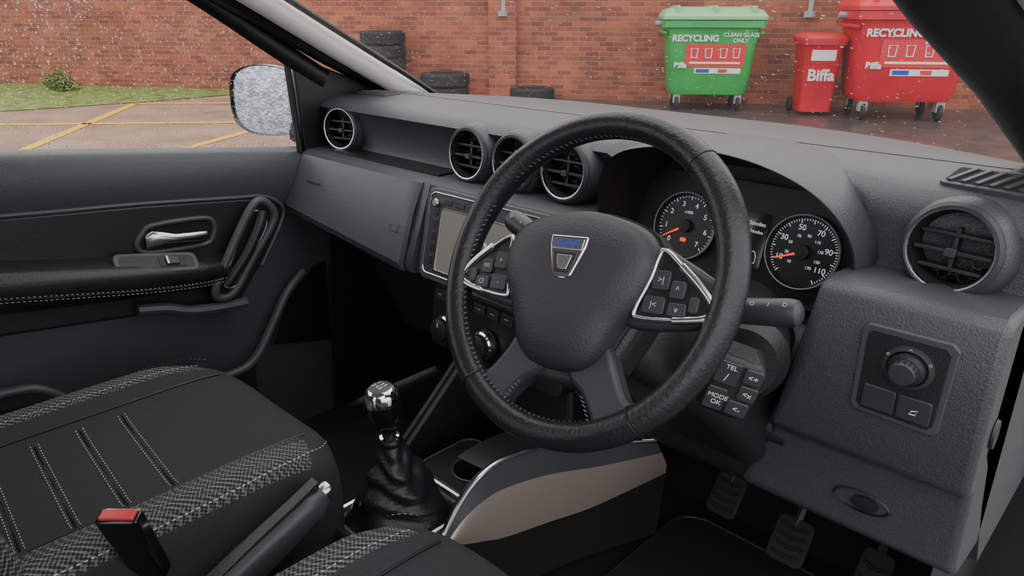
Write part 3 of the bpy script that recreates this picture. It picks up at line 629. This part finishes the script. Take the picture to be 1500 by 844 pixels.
gR=pillar([(.726,.36,1.205),(.710,.248,1.26),(.675,0,1.385),(.645,-.16,1.460),(.612,-.35,1.56),(.59,-.5,1.63)],.095,.05,M_dark,'pillar_trim',1)
tube('outer_seal',[(.790,.33,1.23),(.770,.21,1.28),(.738,-.03,1.395),(.706,-.19,1.470),(.67,-.38,1.57)],.018,M_pillar,gR,n=8)
box('roof_light_block',(-.66,-1.7,1.64),(.56,-.42,1.66),M_roof,None)  # unseen part-roof, added to cut overhead light on seats and console
ws=empty('windscreen')
def wsp(u,v):
    x=u*(.735-.10*v); yb_=yb(x)+.035; return V((x,yb_-(.83-.05*abs(u))*v+.00,1.225+.40*v))
obj('screen_glass',[wsp(-1+2*i/16,j/6) for j in range(7) for i in range(17)],[(j*17+i,j*17+i+1,(j+1)*17+i+1,(j+1)*17+i) for j in range(6) for i in range(16)],M_glass,ws)
def drops(name,fn,nrmf,N,r0,r1,parent,H=.34):
    vs=[];fs=[]
    for _ in range(N):
        p=fn(); nn=nrmf(p); r=r0+(r1-r0)*random.random()**4
        a=nn.orthogonal().normalized(); b=nn.cross(a); base=len(vs)
        for rr,h in ((1,0),(.8,.55),(.45,.88)):
            for k in range(8):
                an=2*math.pi*k/8; vs.append(p+a*rr*r*math.cos(an)+b*rr*r*math.sin(an)+nn*h*r*H)
        vs.append(p+nn*r*H)
        for q in range(2):
            for k in range(8): fs.append((base+q*8+k,base+q*8+(k+1)%8,base+q*8+8+(k+1)%8,base+q*8+8+k))
        for k in range(8): fs.append((base+16+k,base+16+(k+1)%8,base+24))
        fs.append(tuple(base+k for k in range(8))[::-1])
    o=obj(name,vs,fs,M_drop,parent,ang=180)
drops('rain_drops',lambda:wsp(-1+2*random.random()**2.0,random.random()*.9)+V((0,.003,.003)),lambda p:V((0,.43,.9)).normalized(),4200,.0007,.0030,ws)
def sp():
    y=-1.0+.94*random.random(); z=belt(y)+.01+.36*random.random()**1.4; return V((-.768,min(y,-.06),z))
drops('side_rain_drops',sp,lambda p:V((-1,0,0)),7000,.0009,.0028,wg,.42)
bn=empty('car_bonnet')
loft('bonnet_panel',[[(x,yb(x)+.06,1.19-.05*abs(x)),(x,yb(x)+.3,1.16-.05*abs(x)),(x,yb(x)+.8,1.08-.06*abs(x)),(x,yb(x)+1.05,.98-.06*abs(x))] for x in (-.8,-.5,-.2,0,.2,.5,.8)],M_dark,bn,closed=False)
wm=empty('wing_mirror')
MMi=frame((-.955,-.03,1.222),(.93,.36,0),(0,0,1))
hs2=[(-.108,-.03),(-.104,.03),(-.085,.066),(-.03,.086),(.05,.086),(.098,.06),(.104,-.04),(.085,-.082),(0,-.092),(-.06,-.086),(-.096,-.065)]
def ml(s,z): return [(p.x*s,p.y*s,z) for p in cr([(a,b,0) for a,b in hs2],4)]
loft('mirror_shell',[ml(.2,-.10),ml(.7,-.085),ml(.95,-.05),ml(1.0,-.005),ml(.985,.004),ml(.95,.0),ml(.94,-.006)],M_gloss,wm,M=MMi,cap0=True)
loft('mirror_face',[ml(.945,-.004),ml(.5,-.002),ml(.02,-.002)],M_mirror,wm,M=MMi,cap1=True)
tube('mirror_arm',[(-.87,.0,1.15),(-.80,.02,1.135),(-.74,.03,1.14)],.03,M_black,wm,flat=.6)
# ================================================================ FLOOR, PEDALS
obj('floor',[(-.80,-1.6,.41),(.80,-1.6,.41),(.80,.30,.41),(-.80,.30,.41),(.80,.5,.70),(-.80,.5,.70),(.80,.5,1.15),(-.80,.5,1.15)],[(0,1,2,3),(3,2,4,5),(5,4,6,7)],M_carpet)
def mat_(nm,x0,x1):
    g=empty('floor_mat'); M=frame(((x0+x1)/2,-.04,.413),(1,0,0),(0,1,0)); w=x1-x0
    prism('mat_carpet',rrect(w,.56,.06,6),0,.008,M,M_mat,g,bevel=.003)
    tube('mat_edging',[(x,y,.007) for x,y in rrect(w,.56,.06,6)],.004,M_dark,g,M=M,closed=True,sm=1)
    return g,M
mat_('floor_mat',-.62,-.19); mat_('floor_mat',.20,.66)
def pedal(nm,x,y,z,w,h):
    g=empty(nm); M=frame((x,y,z),(1,0,0),(0,.62,.78))
    prism('pad',rrect(w,h,.014,5),-.012,.0,M,M_rubber,g,bevel=.004)
    for k in range(4): tube('grip_rib',[(-w*.36,-h*.3+k*h*.2,.001),(0,-h*.36+k*h*.2,.002),(w*.36,-h*.3+k*h*.2,.001)],.0035,M_rubber,g,M=M,n=6)
    tube('arm',[M@V((0,h*.2,-.01)),V((x,y+.09,z+.12)),V((x,y+.13,z+.30))],.010,M_black,g)
pedal('clutch_pedal',.325,.165,.565,.062,.085); pedal('brake_pedal',.47,.130,.560,.068,.085); pedal('accelerator_pedal',.605,.14,.535,.055,.13)
obj('kick_panel',[(.72,-.15,.42),(.72,.5,.42),(.72,.5,1.1),(.72,.0,1.1),(.72,-.06,.80)],[(0,1,2,3,4)],M_dark)
obj('kick_panel.001',[(-.72,-.05,.42),(-.72,.5,.42),(-.72,.5,1.1),(-.72,.0,1.1)],[(0,1,2,3)],M_dark)
box('door_sill',(.70,-1.6,.40),(.80,.02,.475),M_dark,None,bevel=.015)
# ================================================================ OUTSIDE
ground=obj('ground',[(-40,-20,0),(30,-20,0),(30,30,0),(-40,30,0)],[(0,1,2,3)],M_tarmac)
wd=V((.852,.523,0)); wn=V((.523,-.852,0))
W0=V((-16,3.25,0))
def wp(s,d): return W0+wd*s+wn*d
ap=[wp(-12,.05),wp(9.5,.05),wp(9.5,12),wp(-12,12)]
obj('concrete_apron',[p+V((0,0,.004)) for p in ap],[(0,1,2,3)],M_wetconc)
Mw=frame((W0.x,W0.y,0),wd,(-wn.x,-wn.y,0))
wall=obj('wall_back',[(-16,0,0),(30,0,0),(30,0,4.2),(-16,0,4.2),(-16,.3,0),(30,.3,0),(30,.3,4.2),(-16,.3,4.2)],[(0,1,2,3),(4,7,6,5),(3,2,6,7),(0,4,5,1)],M_brick); wall.matrix_world=Mw
for s in (9.0,15.8):
    b=obj('trim_%d'%(1 if s<10 else 2),[(0,-.11,0),(.45,-.11,0),(.45,-.11,4.2),(0,-.11,4.2),(0,0,0),(.45,0,0),(.45,0,4.2),(0,0,4.2)],[(0,1,2,3),(0,3,7,4),(1,5,6,2),(3,2,6,7)],M_brick)
    b.matrix_world=Mw@Matrix.Translation((s,0,0))
def drain(s):
    g=empty('drainpipe'); p=wp(s,.10)
    tube('pipe',[p+V((0,0,z)) for z in (1.30,2.5,4.0)],.035,M_grey2,g,sm=1,n=12)
    box('bracket',(-.06,-.06,1.28),(.06,.06,1.36),M_grey2,g,M=Matrix.Translation(p))
drain(9.25); drain(13.9)
g3=[wp(-12,.02),wp(8.5,.02),wp(6.5,.35),wp(4.6,.8),wp(3.9,1.9),wp(2.6,3.4),wp(-2,5.2),wp(-12,7)]
obj('grass_verge',[p+V((0,0,.014)) for p in g3],[tuple(range(8))],M_grass)
M_leaf=pm('shrub_leaf',(.11,.17,.035),.8,var=.5,vscale=8)
def bush(s,d,sz,n):
    vs=[];fs=[]; c=wp(s,d)
    for _ in range(n):
        a=V((random.gauss(0,1),random.gauss(0,.35),abs(random.gauss(.3,.4))))*sz*.5+c
        u=V((random.uniform(-1,1),random.uniform(-1,1),random.uniform(-.3,1))).normalized(); w=u.orthogonal().normalized(); l=.06
        vs+= [a,a+u*l*.5+w*l*.3,a+u*l,a+u*l*.5-w*l*.3]; k=len(vs); fs.append((k-4,k-3,k-2,k-1))
    obj('shrub',vs,fs,M_leaf,None,smooth=False)
bush(1.2,.8,.50,900)
def line(a,b,w=.13):
    a=V((*a,.010));b=V((*b,.010)); t=(b-a).normalized(); s=V((-t.y,t.x,0))*w/2
    obj('parking_line',[a-s,b-s,b+s,a+s],[(0,1,2,3)],M_yellow)
line((-6.2,-.5),(-11.6,3.38)); line((-12.9,-1.2),(-8.2,4.0)); line((-8.9,-2.6),(-4.2,2.6)); line((-11.6,3.38),(-9.0,6.2)); line((-6.0,.2),(-8.2,4.0))
line((-8.2,4.0),(-10.4,5.6))
def tyres(items,R=.33,w=.21):
    g=empty('tyre_stack')
    for s,d,z in items:
        pf=[(R*.58,-w*.42),(R*.62,-w*.5),(R*.9,-w*.5),(R*.98,-w*.4),(R,-w*.25),(R*.985,-w*.12),(R,-w*.1),(R,w*.1),(R*.985,w*.12),(R,w*.25),(R*.98,w*.4),(R*.9,w*.5),(R*.62,w*.5),(R*.58,w*.42),(R*.58,-w*.42)]
        lathe('tyre',pf,Matrix.Translation(wp(s,d)+V((0,0,z))),M_rubber,g,seg=36,ang=30)
tyres([(7.3,.45,.11+.21*k) for k in range(5)],.37)
tyres([(8.35,.5,.11),(8.37,.52,.32)],.40)
tyres([(9.8,.45,.11)],.36)
M_green=pm('bin_green_plastic',(.035,.36,.07),.4,var=.12,vscale=3); M_rbin=pm('bin_red_plastic',(.58,.012,.025),.4,var=.12,vscale=3)
M_lightg=pm('bin_lid_green',(.25,.52,.25),.4); M_label=pm('label_red',(.68,.03,.04),.5)
def bigbin(nm,ctr,yaw,mat,lidm,sc,labelm,glass):
    g=empty(nm); M=Matrix.Translation(ctr)@Matrix.Rotation(yaw,4,'Z')@Matrix.Scale(sc,4)
    def rr(w,d,z,r=.08,cy=0): return [(x,y+cy,z) for x,y in rrect(w,d,r,4)]
    loft('body',[rr(1.02,.68,.22,.1),rr(1.08,.74,.30,.1),rr(1.20,.86,1.02,.1),rr(1.22,.88,1.10,.1),rr(1.34,.98,1.11,.06),rr(1.34,.98,1.20,.06),rr(1.24,.88,1.20,.06),rr(1.18,.82,.9,.06)],mat,g,M=M,cap0=True,cap1=True,ang=35)
    loft('lid',[[(x,y,1.21) for x,y in rrect(1.38,1.02,.06,4)],[(x,y,1.25) for x,y in rrect(1.38,1.02,.06,4)],[(x,y+.02,1.33) for x,y in rrect(1.28,.86,.10,4)],[(x,y+.04,1.37) for x,y in rrect(1.02,.55,.12,4)]],lidm,g,M=M,cap0=True,cap1=True,ang=30)
    for x in (-.50,0,.50): box('lid_hinge_rib',(x-.03,-.46,1.24),(x+.03,.42,1.385),lidm,g,bevel=.02,M=M)
    for sx in (-1,1):
        lathe('trunnion',[(.035,0),(.035,.10),(0,.10)],M@Matrix.Translation((sx*.66,0,1.15))@Matrix.Rotation(sx*math.pi/2,4,'Y'),M_grey2,g,seg=16)
        box('side_handle',(sx*.64-.03,-.40,1.02),(sx*.64+.03,.40,1.06),mat,g,bevel=.01,M=M)
        for sy in (-1,1):
            lathe('wheel',[(0,-.03),(.08,-.03),(.10,-.02),(.10,.02),(.08,.03),(0,.03)],M@Matrix.Translation((sx*.42,sy*.27,.10))@Matrix.Rotation(math.pi/2,4,'Y'),M_rubber,g,seg=24)
            box('caster_fork',(sx*.42-.045,sy*.27-.05,.10),(sx*.42+.045,sy*.27+.05,.24),M_grey2,g,M=M)
    ML=M@Matrix.Translation((0,-.402,.66))@Matrix.Rotation(math.radians(90+4.8),4,'X')
    box('label_panel',(-.36,-.06,.001),(.44,.24,.010),labelm,g,M=ML)
    for x in (-.24,-.05,.15,.32):
        tube('label_icon',[(x-.045,.18,.013),(x+.045,.18,.013),(x+.035,.06,.013),(x-.035,.06,.013)],.009,M_white,g,M=ML,closed=True,sm=1,n=5)
    box('label_text_bar',(-.30,-.02,.011),(.38,.005,.013),M_white,g,M=ML)
    box('label_strip',(-.22,-.15,.0),(.40,-.08,.010),M_white,g,M=ML); box('label_strip_blue',(-.20,-.14,.010),(-.02,-.09,.012),M_blue,g,M=ML); box('label_strip_red',(.10,-.14,.010),(.22,-.09,.012),M_label,g,M=ML)
    text('word_recycling','RECYCLING',.115,ML,-.24,.31,M_white,g,z=.014,ext=.003,bold=.004)
    text('word_brand','Biffa',.10,ML,-.42,-.04,M_white,g,z=.030,ext=.003,bold=.004)
    if glass: text('word_small','CLEAN GLASS\nONLY',.075,ML,.36,.32,M_white,g,z=.014,ext=.003,bold=.001)
    else: box('poster',(.12,.18,.012),(.30,.36,.016),M_white,g,M=ML@Matrix.Rotation(.15,4,'Z'))
    return g
bigbin('recycling_bin',V((-5.02,9.20,0)),math.radians(38),M_green,M_lightg,1.04,M_label,True)
bigbin('recycling_bin',V((-2.64,10.12,0)),math.radians(36),M_rbin,M_rbin,1.15,M_label,False)
g=empty('wheelie_bin'); M=Matrix.Translation((-3.60,9.72,0))@Matrix.Rotation(math.radians(38),4,'Z')
def rr(w,d,z,r=.05,cy=0): return [(x,y+cy,z) for x,y in rrect(w,d,r,4)]
loft('body',[rr(.42,.46,.05),rr(.50,.58,.90),rr(.52,.62,.94),rr(.56,.68,.945,.04),rr(.56,.68,.99,.04)],M_rbin,g,M=M,cap0=True,cap1=True,ang=35)
loft('lid',[rr(.58,.70,.99,.04),rr(.58,.70,1.03,.04),rr(.52,.60,1.07,.05),rr(.35,.4,1.09,.06)],M_rbin,g,M=M,cap0=True,cap1=True,ang=35)
for sx in (-1,1): lathe('wheel',[(0,-.025),(.09,-.025),(.10,0),(.09,.025),(0,.025)],M@Matrix.Translation((sx*.24,.25,.10))@Matrix.Rotation(math.pi/2,4,'Y'),M_rubber,g,seg=24)
ML=M@Matrix.Translation((0,-.273,.62))@Matrix.Rotation(math.radians(94),4,'X')
text('word_brand','Biffa',.21,ML,0,-.08,M_white,g,z=.006,ext=.004,bold=.006); box('bin_sticker',(-.16,.12,0.004),(.16,.26,.012),M_white,g,M=ML)
tube('lid_handle',[(-.24,.36,1.0),(-.24,.42,1.02),(.24,.42,1.02),(.24,.36,1.0)],.02,M_rbin,g,M=M,sm=1)
# ================================================================ LIGHT + CAMERA
w=bpy.data.worlds.new('overcast'); bpy.context.scene.world=w; w.use_nodes=True
nt=w.node_tree; bg=nt.nodes['Background']; bg.inputs[1].default_value=2.7
tc=nt.nodes.new('ShaderNodeTexCoord'); sp_=nt.nodes.new('ShaderNodeSeparateXYZ'); rp=nt.nodes.new('ShaderNodeValToRGB')
rp.color_ramp.elements[0].position=0; rp.color_ramp.elements[0].color=(.66,.67,.70,1); rp.color_ramp.elements[1].position=.9; rp.color_ramp.elements[1].color=(1,.99,.98,1)
nt.links.new(tc.outputs['Generated'],sp_.inputs[0]); nt.links.new(sp_.outputs['Z'],rp.inputs[0]); nt.links.new(rp.outputs[0],bg.inputs[0])
cd=bpy.data.cameras.new('camera'); cam=bpy.data.objects.new('camera',cd); COL.objects.link(cam); bpy.context.scene.camera=cam
cd.sensor_fit='HORIZONTAL'; cd.sensor_width=36; cd.lens=36*1083/1500; cd.clip_start=.05
cam.location=(.86,-.98,1.45); cam.rotation_euler=(math.radians(90)-math.atan(415/1083),0,math.radians(44.2))
